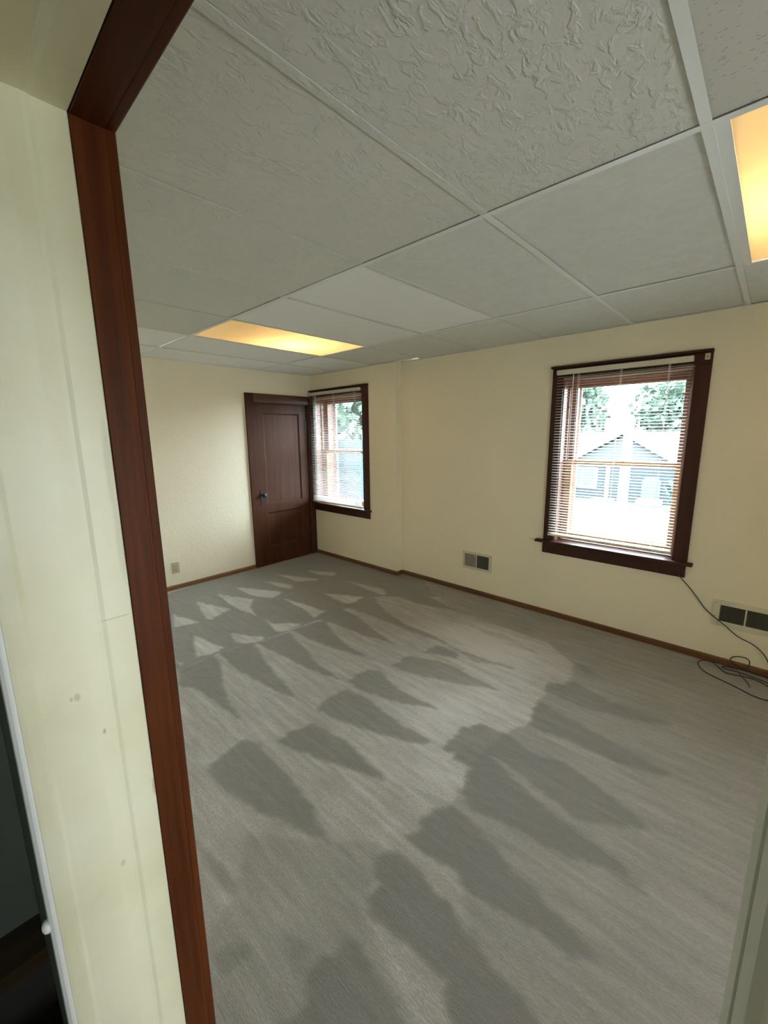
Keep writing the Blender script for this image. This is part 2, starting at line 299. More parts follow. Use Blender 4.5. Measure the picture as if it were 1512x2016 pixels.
# carpet: a fine grid that carries the vacuum marks and painted window light as an attribute
PILE_MARKS = [
    (0.12, [(0.079, -1.997), (-0.305, 0.25), (2.18, 0.309), (2.319, -0.091), (2.006, -0.368), (1.691, -0.611), (1.702, -1.02), (1.68, -1.577), (1.681, -1.891), (1.611, -2.116), (1.601, -2.417), (1.588, -2.478)]),
    (0.8, [(0.455, -1.629), (0.854, -1.452), (1.017, -1.566), (1.239, -1.633), (0.889, -1.68)]),
    (0.8, [(0.39, -1.422), (0.728, -1.242), (0.918, -1.148), (0.966, -1.25), (0.966, -1.319), (0.783, -1.412)]),
    (0.75, [(0.476, -1.101), (0.825, -0.961), (0.933, -1.061), (0.747, -1.109)]),
    (0.7, [(0.362, -0.888), (0.887, -0.655), (0.922, -0.711), (0.78, -0.877)]),
    (0.8, [(0.47, -1.858), (0.918, -1.714), (0.961, -1.851), (1.009, -1.946), (0.935, -1.957)]),
    (0.8, [(0.618, -2.127), (0.982, -2.022), (0.925, -2.2), (0.906, -2.217)]),
    (0.85, [(1.155, -2.163), (1.574, -2.089), (1.586, -2.196), (1.535, -2.299)]),
    (0.8, [(1.366, -1.952), (1.629, -1.807), (1.682, -1.848), (1.603, -1.982), (1.559, -2.0)]),
    (0.8, [(1.329, -1.607), (1.469, -1.615), (1.657, -1.448), (1.677, -1.555), (1.664, -1.662), (1.59, -1.681)]),
    (0.8, [(1.056, -1.24), (1.612, -1.159), (1.648, -1.324), (1.409, -1.279)]),
    (0.8, [(1.243, -0.899), (1.634, -0.696), (1.665, -0.899), (1.583, -0.94)]),
    (0.7, [(1.164, -0.499), (1.678, -0.406), (1.78, -0.532), (1.565, -0.542)]),
    (0.7, [(0.508, -0.568), (0.873, -0.394), (0.937, -0.478), (0.761, -0.586)]),
    (0.8, [(1.403, -2.417), (1.547, -2.396), (1.577, -2.421)]),
    (0, [(1.606, -2.446), (1.614, -2.209), (1.713, -2.211), (2.035, -2.339), (2.395, -2.421), (2.19, -2.427), (1.9, -2.46), (1.811, -2.512)]),
    (0, [(1.617, -2.15), (1.658, -1.912), (1.89, -1.98), (2.256, -2.052), (2.455, -2.097), (2.217, -2.146), (1.95, -2.169)]),
    (0, [(1.681, -1.891), (1.728, -1.629), (1.963, -1.681), (2.194, -1.744), (2.512, -1.791), (2.237, -1.846), (1.975, -1.867)]),
    (0.03, [(1.695, -1.587), (1.746, -1.291), (1.996, -1.389), (2.192, -1.434), (2.453, -1.475), (2.271, -1.525), (1.969, -1.57)]),
    (0.05, [(1.648, -1.324), (1.657, -1.03), (1.924, -1.052), (2.14, -1.119), (2.457, -1.198), (2.203, -1.251), (1.856, -1.271)]),
    (0.1, [(1.682, -0.978), (1.709, -0.63), (2.009, -0.807), (2.291, -0.884), (2.829, -0.906), (2.375, -0.958), (1.974, -0.952)]),
    (0.1, [(1.674, -0.447), (1.677, -0.132), (1.985, -0.245), (2.34, -0.334), (2.501, -0.371), (2.099, -0.484)]),
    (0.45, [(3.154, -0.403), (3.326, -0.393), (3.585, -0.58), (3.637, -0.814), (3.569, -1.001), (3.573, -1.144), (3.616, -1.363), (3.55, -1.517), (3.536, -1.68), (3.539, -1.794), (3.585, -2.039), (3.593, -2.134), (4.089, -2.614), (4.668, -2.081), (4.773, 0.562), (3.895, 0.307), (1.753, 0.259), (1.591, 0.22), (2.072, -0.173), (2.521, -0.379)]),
    (0.25, [(2.72, -1.161), (2.739, -0.987), (2.892, -0.969), (2.946, -1.052), (2.816, -1.095)]),
    (0.15, [(2.664, -1.428), (2.671, -1.262), (2.843, -1.18), (3.024, -1.172), (3.108, -1.3), (2.911, -1.386), (2.746, -1.438)]),
    (0.1, [(2.579, -1.746), (2.573, -1.593), (2.653, -1.538), (2.829, -1.594), (2.993, -1.612), (3.193, -1.582), (2.93, -1.708), (2.698, -1.769)]),
    (0.1, [(2.647, -2.077), (2.617, -1.978), (2.624, -1.822), (2.798, -1.814), (3.043, -1.835), (3.323, -1.839), (3.218, -1.906), (3.026, -1.979), (2.779, -2.051)]),
    (0, [(2.705, -2.371), (2.688, -2.285), (2.734, -2.159), (2.877, -2.135), (3.042, -2.141), (3.176, -2.16), (3.321, -2.162), (3.136, -2.228), (2.882, -2.322)]),
    (0.4, [(2.735, -0.543), (3.037, -0.508), (3.362, -0.602), (3.144, -0.647)]),
    (0.3, [(2.616, -0.908), (2.907, -0.946), (3.344, -0.889), (3.071, -1.003)]),
    (0.2, [(2.814, -1.175), (3.025, -1.157), (3.356, -1.194), (3.096, -1.318), (2.872, -1.401)]),
    (0.1, [(3.559, -1.01), (3.547, -0.911), (3.646, -0.838), (3.654, -0.782), (3.884, -0.863), (3.995, -0.844), (4.188, -0.846), (4.019, -0.95), (3.807, -1.015)]),
    (0.15, [(3.58, -0.565), (3.662, -0.548), (3.769, -0.629), (3.677, -0.642)]),
    (0.05, [(3.616, -1.363), (3.568, -1.148), (3.758, -1.162), (3.973, -1.199), (4.08, -1.225), (4.268, -1.256), (4.172, -1.309), (4.031, -1.347), (3.803, -1.353), (3.691, -1.366)]),
    (0.05, [(3.372, -1.836), (3.36, -1.646), (3.409, -1.536), (3.57, -1.519), (3.734, -1.563), (3.853, -1.507), (4.031, -1.554), (4.161, -1.589), (4.25, -1.632), (4.21, -1.644), (4.018, -1.783), (3.846, -1.781), (3.658, -1.736)]),
    (0, [(3.57, -1.974), (3.528, -1.837), (3.448, -1.858), (3.426, -1.73), (3.541, -1.683), (3.618, -1.721), (3.794, -1.77), (4.036, -1.839), (4.189, -1.862), (4.265, -1.915), (4.137, -1.929), (4.007, -1.977), (3.805, -1.99), (3.652, -2.04)]),
    (0.5, [(3.555, -1.707), (3.653, -1.706), (3.851, -1.748), (3.984, -1.777), (4.033, -1.83), (3.907, -1.821), (3.75, -1.779)]),
    (0.5, [(3.615, -1.388), (3.728, -1.399), (3.869, -1.417), (4.046, -1.476), (4.232, -1.537), (4.473, -1.371), (4.315, -1.296), (4.172, -1.309), (4.031, -1.347), (3.803, -1.353), (3.691, -1.366)]),
    (0.0, [(3.547, -2.323), (3.545, -2.244), (3.543, -2.146), (3.596, -2.072), (3.702, -2.101), (3.834, -2.115), (3.85, -2.293), (3.769, -2.295)]),
    (0.0, [(3.618, -2.598), (3.583, -2.573), (3.573, -2.512), (3.48, -2.501), (3.498, -2.433), (3.555, -2.381), (3.648, -2.376), (3.762, -2.409), (3.852, -2.423), (3.949, -2.449), (4.012, -2.558), (3.916, -2.576), (3.811, -2.583), (3.719, -2.591)]),
    (0.0, [(3.619, -2.083), (3.649, -2.082), (3.882, -2.143), (4.006, -2.162), (4.181, -2.208), (4.22, -2.221), (4.152, -2.269), (4.043, -2.283), (3.925, -2.304), (3.828, -2.325), (3.774, -2.32)]),
    (0.0, [(3.764, -2.383), (3.841, -2.423), (3.922, -2.431), (4.01, -2.466), (4.075, -2.468), (4.164, -2.486), (3.987, -2.648), (3.908, -2.591)]),
    (0.05, [(2.624, -2.678), (2.557, -2.562), (2.558, -2.484), (2.646, -2.453), (2.796, -2.453), (2.948, -2.463), (3.101, -2.484), (3.175, -2.497), (3.023, -2.636), (2.809, -2.651), (2.737, -2.701)]),
    (0.05, [(2.59, -2.655), (2.766, -2.495), (2.903, -2.47), (3.061, -2.492), (3.157, -2.498), (3.227, -2.51), (3.33, -2.532), (3.195, -2.588), (3.067, -2.619), (2.942, -2.668), (2.767, -2.701), (2.648, -2.702)]),
    (0.3, [(2.886, -2.893), (2.983, -2.871), (3.188, -2.846), (3.323, -2.828), (3.292, -2.856), (3.11, -2.898)]),
    (0.45, [(3.032, -2.737), (3.295, -2.564), (3.47, -2.404), (3.552, -2.531), (3.613, -2.612), (3.696, -2.641), (3.913, -2.713), (3.477, -3.114), (3.284, -3.019), (3.226, -2.866)]),
    (0.05, [(3.593, -2.836), (3.617, -2.755), (3.614, -2.694), (3.659, -2.675), (3.738, -2.703), (3.799, -2.708), (3.881, -2.742), (3.636, -2.968), (3.643, -2.881)]),
    (0.25, [(3.439, -2.833), (3.496, -2.803), (3.558, -2.795), (3.534, -2.838)]),
    (0.15, [(3.338, -3.011), (3.387, -2.924), (3.425, -2.931), (3.412, -3.009)]),
]

def carpet():
    x0, x1, y0, y1, st = 0.0, XR, YB-0.002, D, 0.0125
    nx, ny = int((x1-x0)/st)+1, int((y1-y0)/st)+1
    gx, gy = np.meshgrid(np.linspace(x0, x1, nx), np.linspace(y0, y1, ny))
    rng = np.random.RandomState(3)
    def field(sx, sy, amp):
        g = rng.randn(int((y1-y0)/sy)+3, int((x1-x0)/sx)+3)
        u = (gx-x0)/sx; v = (gy-y0)/sy; i = u.astype(int); j = v.astype(int); fu = u-i; fv = v-j
        return amp*((g[j, i]*(1-fu)+g[j, i+1]*fu)*(1-fv)+(g[j+1, i]*(1-fu)+g[j+1, i+1]*fu)*fv)
    wx = gx + field(0.04, 0.015, 0.010) + field(0.16, 0.10, 0.006); wy = gy + field(0.08, 0.03, 0.004) + field(0.2, 0.12, 0.004)
    val = np.full(gx.shape, 0.62)
    for v, poly in PILE_MARKS:
        ins = np.zeros(gx.shape, bool); n = len(poly)
        for k in range(n):
            ax, ay = poly[k]; bx, by = poly[(k+1) % n]
            if ay == by: continue
            c = ((ay > wy) != (by > wy)) & (wx < (bx-ax)*(wy-ay)/(by-ay)+ax); ins ^= c
        val[ins] = v
    # window light painted into the brushed carpet: lighter, ending at a jagged edge
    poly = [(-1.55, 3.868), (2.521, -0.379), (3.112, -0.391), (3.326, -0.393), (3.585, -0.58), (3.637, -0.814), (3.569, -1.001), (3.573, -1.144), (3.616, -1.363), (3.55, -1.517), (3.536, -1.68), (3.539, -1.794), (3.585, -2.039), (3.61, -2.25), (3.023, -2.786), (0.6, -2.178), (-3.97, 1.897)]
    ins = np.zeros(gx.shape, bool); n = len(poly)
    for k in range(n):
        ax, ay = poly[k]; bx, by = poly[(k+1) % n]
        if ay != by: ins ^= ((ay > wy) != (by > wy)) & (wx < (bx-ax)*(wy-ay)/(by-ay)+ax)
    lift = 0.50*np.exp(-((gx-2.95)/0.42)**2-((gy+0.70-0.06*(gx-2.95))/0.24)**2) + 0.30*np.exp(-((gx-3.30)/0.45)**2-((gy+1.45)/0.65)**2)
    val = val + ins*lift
    for _ in range(1):
        p = np.pad(val, 1, mode='edge'); val = (p[1:-1,1:-1]*2+p[:-2,1:-1]+p[2:,1:-1]+p[1:-1,:-2]+p[1:-1,2:])/6
    z = field(0.03, 0.02, 0.0006)
    verts = np.stack([gx, gy, z], -1).reshape(-1, 3)
    idx = np.arange(nx*ny).reshape(ny, nx)
    fs = np.stack([idx[:-1,:-1], idx[:-1,1:], idx[1:,1:], idx[1:,:-1]], -1).reshape(-1, 4)
    me = bpy.data.meshes.new('floor'); me.from_pydata(verts.tolist(), [], fs.tolist())
    a = me.attributes.new('pile_and_light', 'FLOAT', 'POINT'); a.data.foreach_set('value', val.reshape(-1).astype(np.float32))
    me.materials.append(M['carpet'])
    o = bpy.data.objects.new('floor', me); COL.objects.link(o)
    sl = MB().box(0, XR, YB, D, -0.12, -0.006).build('subfloor', M['base_wood'], o)
    return struct(o, 'grey carpet with triangular vacuum marks', 'carpet')
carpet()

# baseboards: thin brown strips
def board(name, axis, a0, a1, face, sgn, mt, label, h=0.047):
    t = 0.013
    prof = [(0, 0), (t, 0), (t, h*0.75), (t*0.45, h), (0, h)]
    m = MB()
    if axis == 0: m.prism([(face+sgn*p[0], p[1]) for p in prof], 0, a0, a1)
    else:
        pr = [(face+sgn*p[0], p[1]) for p in prof]; n = len(pr)
        m.add([(p[0], a0, p[1]) for p in pr]+[(p[0], a1, p[1]) for p in pr], [tuple(range(n)), tuple(range(2*n-1, n-1, -1))]+[(i, i+n, (i+1) % n+n, (i+1) % n) for i in range(n)])
    return struct(m.build(name, mt, bevel=0.001), label, 'baseboard')
board('baseboard_left', 1, YF, -0.925, 0.0, 1, M['base_wood_y'], 'low brown baseboard left of the panelled door')
bb = board('baseboard_back', 0, 0.02, 1.4525, 0.0, -1, M['base_wood'], 'low brown baseboard below the narrow window')
MB().box(1.4525, 1.4655, -0.013, D-0.013, 0, 0.045).build('return_piece', M['base_wood'], bb, bevel=0.001)
board('baseboard_window', 0, 1.4655, XR, D, -1, M['base_wood'], 'low brown baseboard running below the wide window')
board('baseboard_front', 0, 0.0, JX-0.09, YF, 1, M['base_wood'], 'low brown baseboard left of the doorway')

# ---------------------------------------------------------------- suspended ceiling
G0, T, YA, YBB = 1.1576, 0.6096, -1.9597, -0.7405
ceil = empty('ceiling', (0, 0, H)); struct(ceil, 'suspended ceiling of white grid and large textured tiles', 'ceiling')
FL = 0.0125
rows = [YF, YA, YBB, D]
gxs = [0.0] + [G0+k*T for k in range(-1, 11)]; gxs = [x for x in gxs if x < XR-0.05] + [XR]
m = MB()
for y in (YA, YBB): m.box(0, XR, y-FL, y+FL, H-0.001, H+0.0005)
for y in (YA, YBB): m.box(0, XR, y-0.0015, y+0.0015, H, H+0.035)
flush = MB()
for x in gxs[1:-1]:
    for j in range(3):
        y0_, y1_ = rows[j] + (FL if j else 0), rows[j+1] - (FL if j < 2 else 0)
        if (j == 0 and x < 4.0) or (j > 0 and x < 3.0):
            flush.box(x-FL, x+FL, y0_, y1_, H+0.0006, H+0.0025); continue
        m.box(x-FL, x+FL, y0_, y1_, H-0.0006, H+0.0006); m.box(x-0.0015, x+0.0015, y0_, y1_, H, H+0.03)
m.build('grid_tees', M['tee'], ceil)
flush.build('overpainted_tees', M['tile_stipple'], ceil)
m = MB(); e = 0.022
m.box(0.0, e, YF, 0.0, H-0.001, H+0.0004); m.box(e, 1.4525, -e, 0, H-0.001, H+0.0004); m.box(1.4525, XR, D-e, D, H-0.001, H+0.0004); m.box(e, XR-e, YF, YF+e, H-0.001, H+0.0004); m.box(XR-e, XR, YF, D, H-0.001, H+0.0004)
m.build('wall_angle', M['tee'], ceil)
LIGHT_CELLS = {(2, 1), (7, 1)}
rr = random.Random(11)
for i in range(len(gxs)-1):
    for j in range(3):
        if (i, j) in LIGHT_CELLS: continue
        kind = 'tile_stipple' if j == 0 else 'tile_swirl'
        if j == 0 and i >= 7: kind = 'tile_pitted'
        if j == 0 and i <= 4: kind = 'tile_stipple'
        if j == 1 and i in (1, 3, 4): kind = 'tile_plain'
        if i <= 1: kind = 'tile_plain'
        lift = rr.uniform(0.002, 0.006)
        gap = 0.004
        x0_, x1_ = gxs[i]+gap, gxs[i+1]-gap
        y0_ = rows[j] + gap; y1_ = rows[j+1] - (0.0115 if j == 0 else gap)
        if j == 2 and gxs[i] < 1.45: y1_ = min(y1_, -0.004)
        z = H + lift
        # a slightly sagging panel
        n = 7; vv = []; ff = []
        for b in range(n):
            for a in range(n):
                u, w = a/(n-1), b/(n-1); sag = 0.0035*rr.uniform(0.6, 1.2)*16*u*(1-u)*w*(1-w)*0.25
                vv.append((x0_+(x1_-x0_)*u, y0_+(y1_-y0_)*w, z-sag))
        for b in range(n-1):
            for a in range(n-1): q = b*n+a; ff.append((q, q+n, q+n+1, q+1))
        k0 = len(vv); vv += [(x0_, y0_, z+.013), (x1_, y0_, z+.013), (x1_, y1_, z+.013), (x0_, y1_, z+.013)]; ff.append((k0, k0+1, k0+2, k0+3))
        ff.append(tuple(range(n)) + (k0+1, k0)); ff.append(tuple(range((n-1)*n, n*n))[::-1] + (k0+3, k0+2)); ff.append(tuple(range(0, n*n, n))[::-1] + (k0, k0+3)); ff.append(tuple(range(n-1, n*n, n)) + (k0+2, k0+1))
        MB().add(vv, ff).build('ceiling_tile', M[kind], ceil)
# the slab above the tiles
MB().box(-0.14, XR+0.35, YB-2.2, D+WT, H+0.30, H+0.42).build('upper_slab', M['slot'], ceil)

def ceiling_light(x0, x1, y0, y1, bulbs, label):
    t = tag(empty('ceiling_light', ((x0+x1)/2, (y0+y1)/2, H)), label, 'ceiling light', 'recessed ceiling lights')
    MB().box(x0, x1, y0, y1, H+0.0012, H+0.004).build('diffuser', M['diffuser'], t)
    hb = MB(); zt = H+0.15
    hb.box(x0, x1, y0, y1, zt, zt+0.01)
    hb.box(x0-.004, x0, y0, y1, H+0.012, zt); hb.box(x1, x1+.004, y0, y1, H+0.012, zt); hb.box(x0, x1, y0-.004, y0, H+0.012, zt); hb.box(x0, x1, y1, y1+.004, H+0.012, zt)
    hb.build('housing', M['white_metal'], t)
    for bx, by in bulbs:
        b = MB().lathe([(0.004, -.052), (0.020, -.046), (0.031, -.026), (0.030, -.008), (0.020, .018), (0.014, .034), (0.013, .05)], (bx, by, H+0.085)).build('bulb', M['bulb'], t)
        MB().lathe([(0.022, .0), (0.024, .006), (0.024, .026), (0.018, .03)], (bx, by, H+0.118)).build('socket', M['white_metal'], b)
    return t
ceiling_light(G0+FL, G0+T-FL, YA+FL, YBB-FL, [(G0+0.23, -1.20)], 'recessed ceiling light with a warm glowing panel near the panelled door')
ceiling_light(G0+5*T+0.045, G0+6*T-FL, YA+FL, YBB-FL-0.02, [(G0+5.5*T+0.01, -1.35)], 'recessed ceiling light with an orange glowing panel at the right edge, nearest the wide window')
MB().box(G0+5*T+FL, G0+5*T+0.044, YA+FL, YBB-FL, H+0.0005, H+0.006).build('filler_strip', M['tee'], ceil)

# ---------------------------------------------------------------- windows with blinds
def window(name, op, face, wall_y1, left_c, right_c, cap_x0, cap_x1, stool_x0, stool_x1, apron_z0, apron_x0, apron_x1, label, reveal):
    x0, x1, z0, z1 = op
    root = struct(empty(name, ((x0+x1)/2, face, z0)), label, 'window')
    f = face-0.019
    # casings
    MB().box(x0-left_c, x0+0.004, f, face-0.0005, z0, z1+0.005).build('casing', M['win_wood'], root, bevel=0.003)
    MB().box(x1-0.004, x1+right_c, f, face-0.0005, z0, z1+0.005).build('casing', M['win_wood'], root, bevel=0.003)
    MB().box(x0-left_c, x1+right_c, f-0.002, face-0.0005, z1+0.005, z1+0.080).build('head_casing', M['win_wood_h'], root, bevel=0.003)
    MB().box(cap_x0, cap_x1, f-0.022, face-0.0005, z1+0.0805, z1+0.097).build('head_cap', M['win_wood_h'], root, bevel=0.003)
    # stool and apron
    m = MB(); m.box(stool_x0, stool_x1, f-0.035, face, z0-0.008, z0+0.014)
    m.box(x0, x1, face, face+0.115, z0-0.008, z0+0.014)
    m.build('stool', M['win_wood_h'], root, bevel=0.006, seg=3)
    MB().box(apron_x0, apron_x1, f+0.002, face-0.0005, apron_z0, z0-0.009).build('apron', M['win_wood_h'], root, bevel=0.004)
    # reveal lining
    m = MB(); y1_ = wall_y1
    m.box(x0, x0+0.012, face, y1_, z0+0.014, z1); m.box(x1-0.012, x1, face, y1_, z0+0.014, z1); m.box(x0+.012, x1-.012, face, y1_, z1-0.012, z1)
    m.box(x0, x1, face+0.116, y1_+0.04, z0-0.015, z0+0.006)
    m.build('reveal', reveal, root, bevel=0.001)
    # stops
    m = MB()
    for xa, xb in ((x0+.012, x0+.026), (x1-.026, x1-.012)): m.box(xa, xb, face+0.088, face+0.115, z0+0.014, z1-0.012)
    m.box(x0+.026, x1-.026, face+0.088, face+0.115, z1-0.028, z1-0.012)
    m.build('stop', reveal, root, bevel=0.002)
    zm = z0 + (z1-z0)*0.505
    def sash(ya, yb, za, zb, bot, top, mt, mh):
        s = MB(); a, b = x0+.014, x1-.014; st = 0.052
        s.box(a, a+st, ya, yb, za, zb); s.box(b-st, b, ya, yb, za, zb)
        s.box(a+st, b-st, ya, yb, za, za+bot); s.box(a+st, b-st, ya, yb, zb-top, zb)
        o = s.build('sash', mt, root, bevel=0.003)
        MB().box(a+st-.004, b-st+.004, (ya+yb)/2-.002, (ya+yb)/2+.002, za+bot-.004, zb-top+.004).build('glass_pane', M['glass'], o)
        return o
    lo = sash(face+0.117, face+0.152, z0+0.0145, zm+0.016, 0.062, 0.032, M['sash_wood'], None)
    up = sash(face+0.155, face+0.190, zm-0.016, z1-0.013, 0.032, 0.052, reveal, None)
    # sash lock
    cx_ = (x0+x1)/2-0.0
    lk = MB().lathe([(0.012, 0), (0.014, .004), (0.010, .010), (0.004, .012)], (cx_, face+0.135, zm+0.016))
    lk.box(cx_-0.028, cx_+0.028, face+0.122, face+0.148, zm+0.016, zm+0.020); lk.box(cx_-0.004, cx_+0.030, face+0.128, face+0.140, zm+0.024, zm+0.030)
    lk.build('sash_lock', M['brass'], lo, smooth=False)
    # storm window outside
    s = MB(); a, b, ya, yb = x0+.012, x1-.012, y1_-0.03, y1_-0.012
    s.box(a, a+.032, ya, yb, z0+.02, z1-.012); s.box(b-.032, b, ya, yb, z0+.02, z1-.012); s.box(a+.032, b-.032, ya, yb, z0+.02, z0+.05); s.box(a+.032, b-.032, ya, yb, z1-.044, z1-.012)
    s.box(a+.032, b-.032, ya, yb, zm-.014, zm+.014)
    s.build('storm_frame', M['white_metal'], root, bevel=0.001)
    return root
window('window_1', W1, 0.0, WT, 0.070, 0.088, 0.004, 1.052, 0.002, 1.072, 0.598, 0.004, 1.052, 'narrow wood-framed sash window in the corner by the door', M['reveal_wood'])
window('window_2', W2, D, D+WT, 0.080, 0.085, 3.050, 4.072, 3.000, 4.104, 0.560, 3.056, 4.066, 'wide wood-framed sash window with a view of the houses across the street', M['reveal_wood'])

def blind(x0, x1, yc, ztop, zbot, n, tilt, wand_x, wand_z, ladders, label, stack=0):
    t = tag(empty('venetian_blind', ((x0+x1)/2, yc, zbot)), label, 'blind')
    hh = 0.036
    m = MB(); m.box(x0, x1, yc-0.019, yc+0.014, ztop-hh, ztop); m.build('headrail', M['old_white'], t, bevel=0.002)
    # first slat, then copies
    w = 0.0125; m = MB(); pr = []
    for k in range(7):
        s_ = -1+2*k/6; pr.append((s_*w, 0.0022*(1-s_*s_)))
    pr2 = [(p[0], p[1]-0.0004) for p in pr][::-1]
    R_ = Matrix.Rotation(tilt, 2)
    loop = [tuple(R_ @ Vector(p)) for p in pr+pr2]
    m.prism([(yc+p[0], p[1]) for p in loop], 0, x0+0.004, x1-0.004)
    z0_ = zbot+0.020+stack*0.010; z1_ = ztop-hh-0.018
    zs = [zbot+0.016+0.010*k for k in range(stack)] + [z0_+(z1_-z0_)*k/(n-1) for k in range(n)]
    first = m.build('slat', M['slat'], t, smooth=True)
    sr = random.Random(int(x0*100))
    for k, z in enumerate(zs):
        s_ = first if k == 0 else first.copy()
        if k: COL.objects.link(s_); s_.parent = t; s_.matrix_parent_inverse = first.matrix_parent_inverse.copy()
        s_.location = (0, 0, z + sr.uniform(-.0006, .0006))
    MB().box(x0+0.002, x1-0.002, yc-0.013, yc+0.013, zbot-0.006, zbot+0.011).build('bottom_rail', M['old_white'], t, bevel=0.003)
    for lx in ladders:
        c = MB()
        for y_ in (yc-0.0135, yc+0.0135): c.box(lx-0.0008, lx+0.0008, y_-0.0008, y_+0.0008, zbot, ztop-hh)
        c.box(lx+0.006, lx+0.0072, yc-.0006, yc+.0006, zbot, ztop-hh)
        for z in zs: c.box(lx-0.0006, lx+0.0006, yc-0.0135, yc+0.0135, z-0.0016, z-0.0010)
        c.build('ladder_cord', M['white_metal'], t)
    wd = MB().lathe([(0.0038, wand_z), (0.0042, wand_z+.01), (0.0032, wand_z+.03), (0.0032, ztop-hh-0.012), (0.0016, ztop-hh-0.005), (0.0016, ztop-hh)], (wand_x, yc-0.026, 0), n=8)
    wd.build('tilt_wand', M['white_metal'], t)
    return t
blind(0.030, 0.952, -0.040, 2.096, 0.722, 60, 0.24, 0.185, 1.385, (0.12, 0.49, 0.86), 'white mini blind hanging over the narrow corner window', stack=6)
blind(3.105, 3.975, 0.053, 2.048, 0.728, 58, 0.16, 3.236, 1.35, (3.265, 3.555, 3.845), 'white mini blind hanging over the wide window')
bk = MB(); bk.box(4.030, 4.056, D-0.024, D-0.020, 2.018, 2.055); bk.box(4.030, 4.033, D-0.038, D-0.024, 2.018, 2.055); bk.box(4.053, 4.056, D-0.038, D-0.024, 2.018, 2.055); bk.box(4.033, 4.053, D-0.038, D-0.024, 2.053, 2.055)
bk = bk.build('mounting_bracket', M['old_white'], bevel=0.0008); tag(bk, 'small off-white blind bracket screwed to the top right corner of the window casing', 'bracket')
MB().lathe([(0.004, -.0), (0.003, -0.002)], (4.043, D-0.024, 2.036), axis=1, n=10).build('screw', M['slot'], bk)

# ---------------------------------------------------------------- panelled door
d = struct(empty('door_1', (0, -0.44, 0)), 'dark brown two-panel wooden door', 'door')
MB().box(0.0005, 0.020, -0.925, -0.822, 0, 2.052).build('casing', M['door_wood'], d, bevel=0.003)
MB().box(0.0005, 0.020, -0.063, -0.001, 0, 2.052).build('casing', M['door_wood'], d, bevel=0.003)
M['door_wood_y'] = wood('dark_walnut_rail', (0.050, 0.018, 0.008), (0.105, 0.038, 0.015), 0.32, axis=1)
MB().box(0.0005, 0.0215, -0.821, -0.064, 1.954, 2.052).build('head_casing', M['door_wood_y'], d, bevel=0.003)
m = MB(); m.box(-0.135, 0, -0.8225, -0.812, 0, 1.954); m.box(-0.135, 0, -0.073, -0.0625, 0, 1.954); m.box(-0.135, 0, -0.812, -0.073, 1.943, 1.9545); m.build('jamb', M['door_wood'], d)
yL, yR_, zb, ztp = -0.809, -0.076, 0.008, 1.940; fx = -0.012
UP = (-0.700, -0.190, 0.755, 1.835); LOW = (-0.700, -0.190, 0.215, 0.650)
def slab():
    m = MB(); th = 0.038; xa = fx-th
    m.box(xa, fx, yL, UP[0], zb, ztp); m.box(xa, fx, UP[1], yR_, zb, ztp)
    m.box(xa, fx, UP[0], UP[1], UP[3], ztp); m.box(xa, fx, UP[0], UP[1], LOW[3], UP[2]); m.box(xa, fx, UP[0], UP[1], zb, LOW[2])
    return m.build('slab', M['door_wood'], d)
sl = slab()
for (a, b, z0_, z1_) in (UP, LOW):
    m = MB(); q = 0.016; xr = fx-0.013
    m.box(xr-0.010, xr, a, b, z0_, z1_)
    # sloped sticking around the panel
    o_ = [(a, z0_), (b, z0_), (b, z1_), (a, z1_)]; i_ = [(a+q, z0_+q), (b-q, z0_+q), (b-q, z1_-q), (a+q, z1_-q)]
    vv = [(fx-.001, y, z) for y, z in o_] + [(xr+0.0003, y, z) for y, z in i_]
    m.add(vv, [(k, (k+1) % 4, (k+1) % 4+4, k+4) for k in range(4)])
    m.build('panel', M['door_wood'], d)
kn = MB(); kn.box(fx+0.0003, fx+0.004, -0.796, -0.748, 0.760, 0.935); plate = kn.build('knob_plate', M['black'], d, bevel=0.002)
MB().lathe([(0.012, 0), (0.010, .018), (0.011, .028), (0.024, .036), (0.029, .048), (0.026, .060), (0.012, .067)], (fx+0.004, -0.772, 0.872), axis=0, n=28).build('knob', M['black'], plate)
MB().lathe([(0.005, 0), (0.004, .001)], (fx+0.004, -0.772, 0.800), axis=0, n=10).build('keyhole', M['slot'], plate)
for z in (1.69, 0.28):
    m = MB(); m.lathe([(0.0055, -0.050), (0.0055, 0.050)], (-0.002, -0.075, z), n=12); m.lathe([(0.004, 0.05), (0.007, .053), (0.003, .06)], (-0.002, -0.075, z), n=12)
    m.box(-0.012, -0.006, -0.108, -0.078, z-0.05, z+0.05); m.build('hinge', M['black'], d, smooth=False)
MB().box(-0.14, 0.014, -0.823, -0.0625, -0.04, 0.006).build('threshold', M['door_wood_y'], d)

struct(MB().box(-0.20, -0.141, -0.95, 0.0, -0.1, 2.1).build('light_block_panel', M['slot']), 'dark panel added behind the panelled door to block light', 'wall')  # unseen backing panel, added to stop daylight leaking under the door
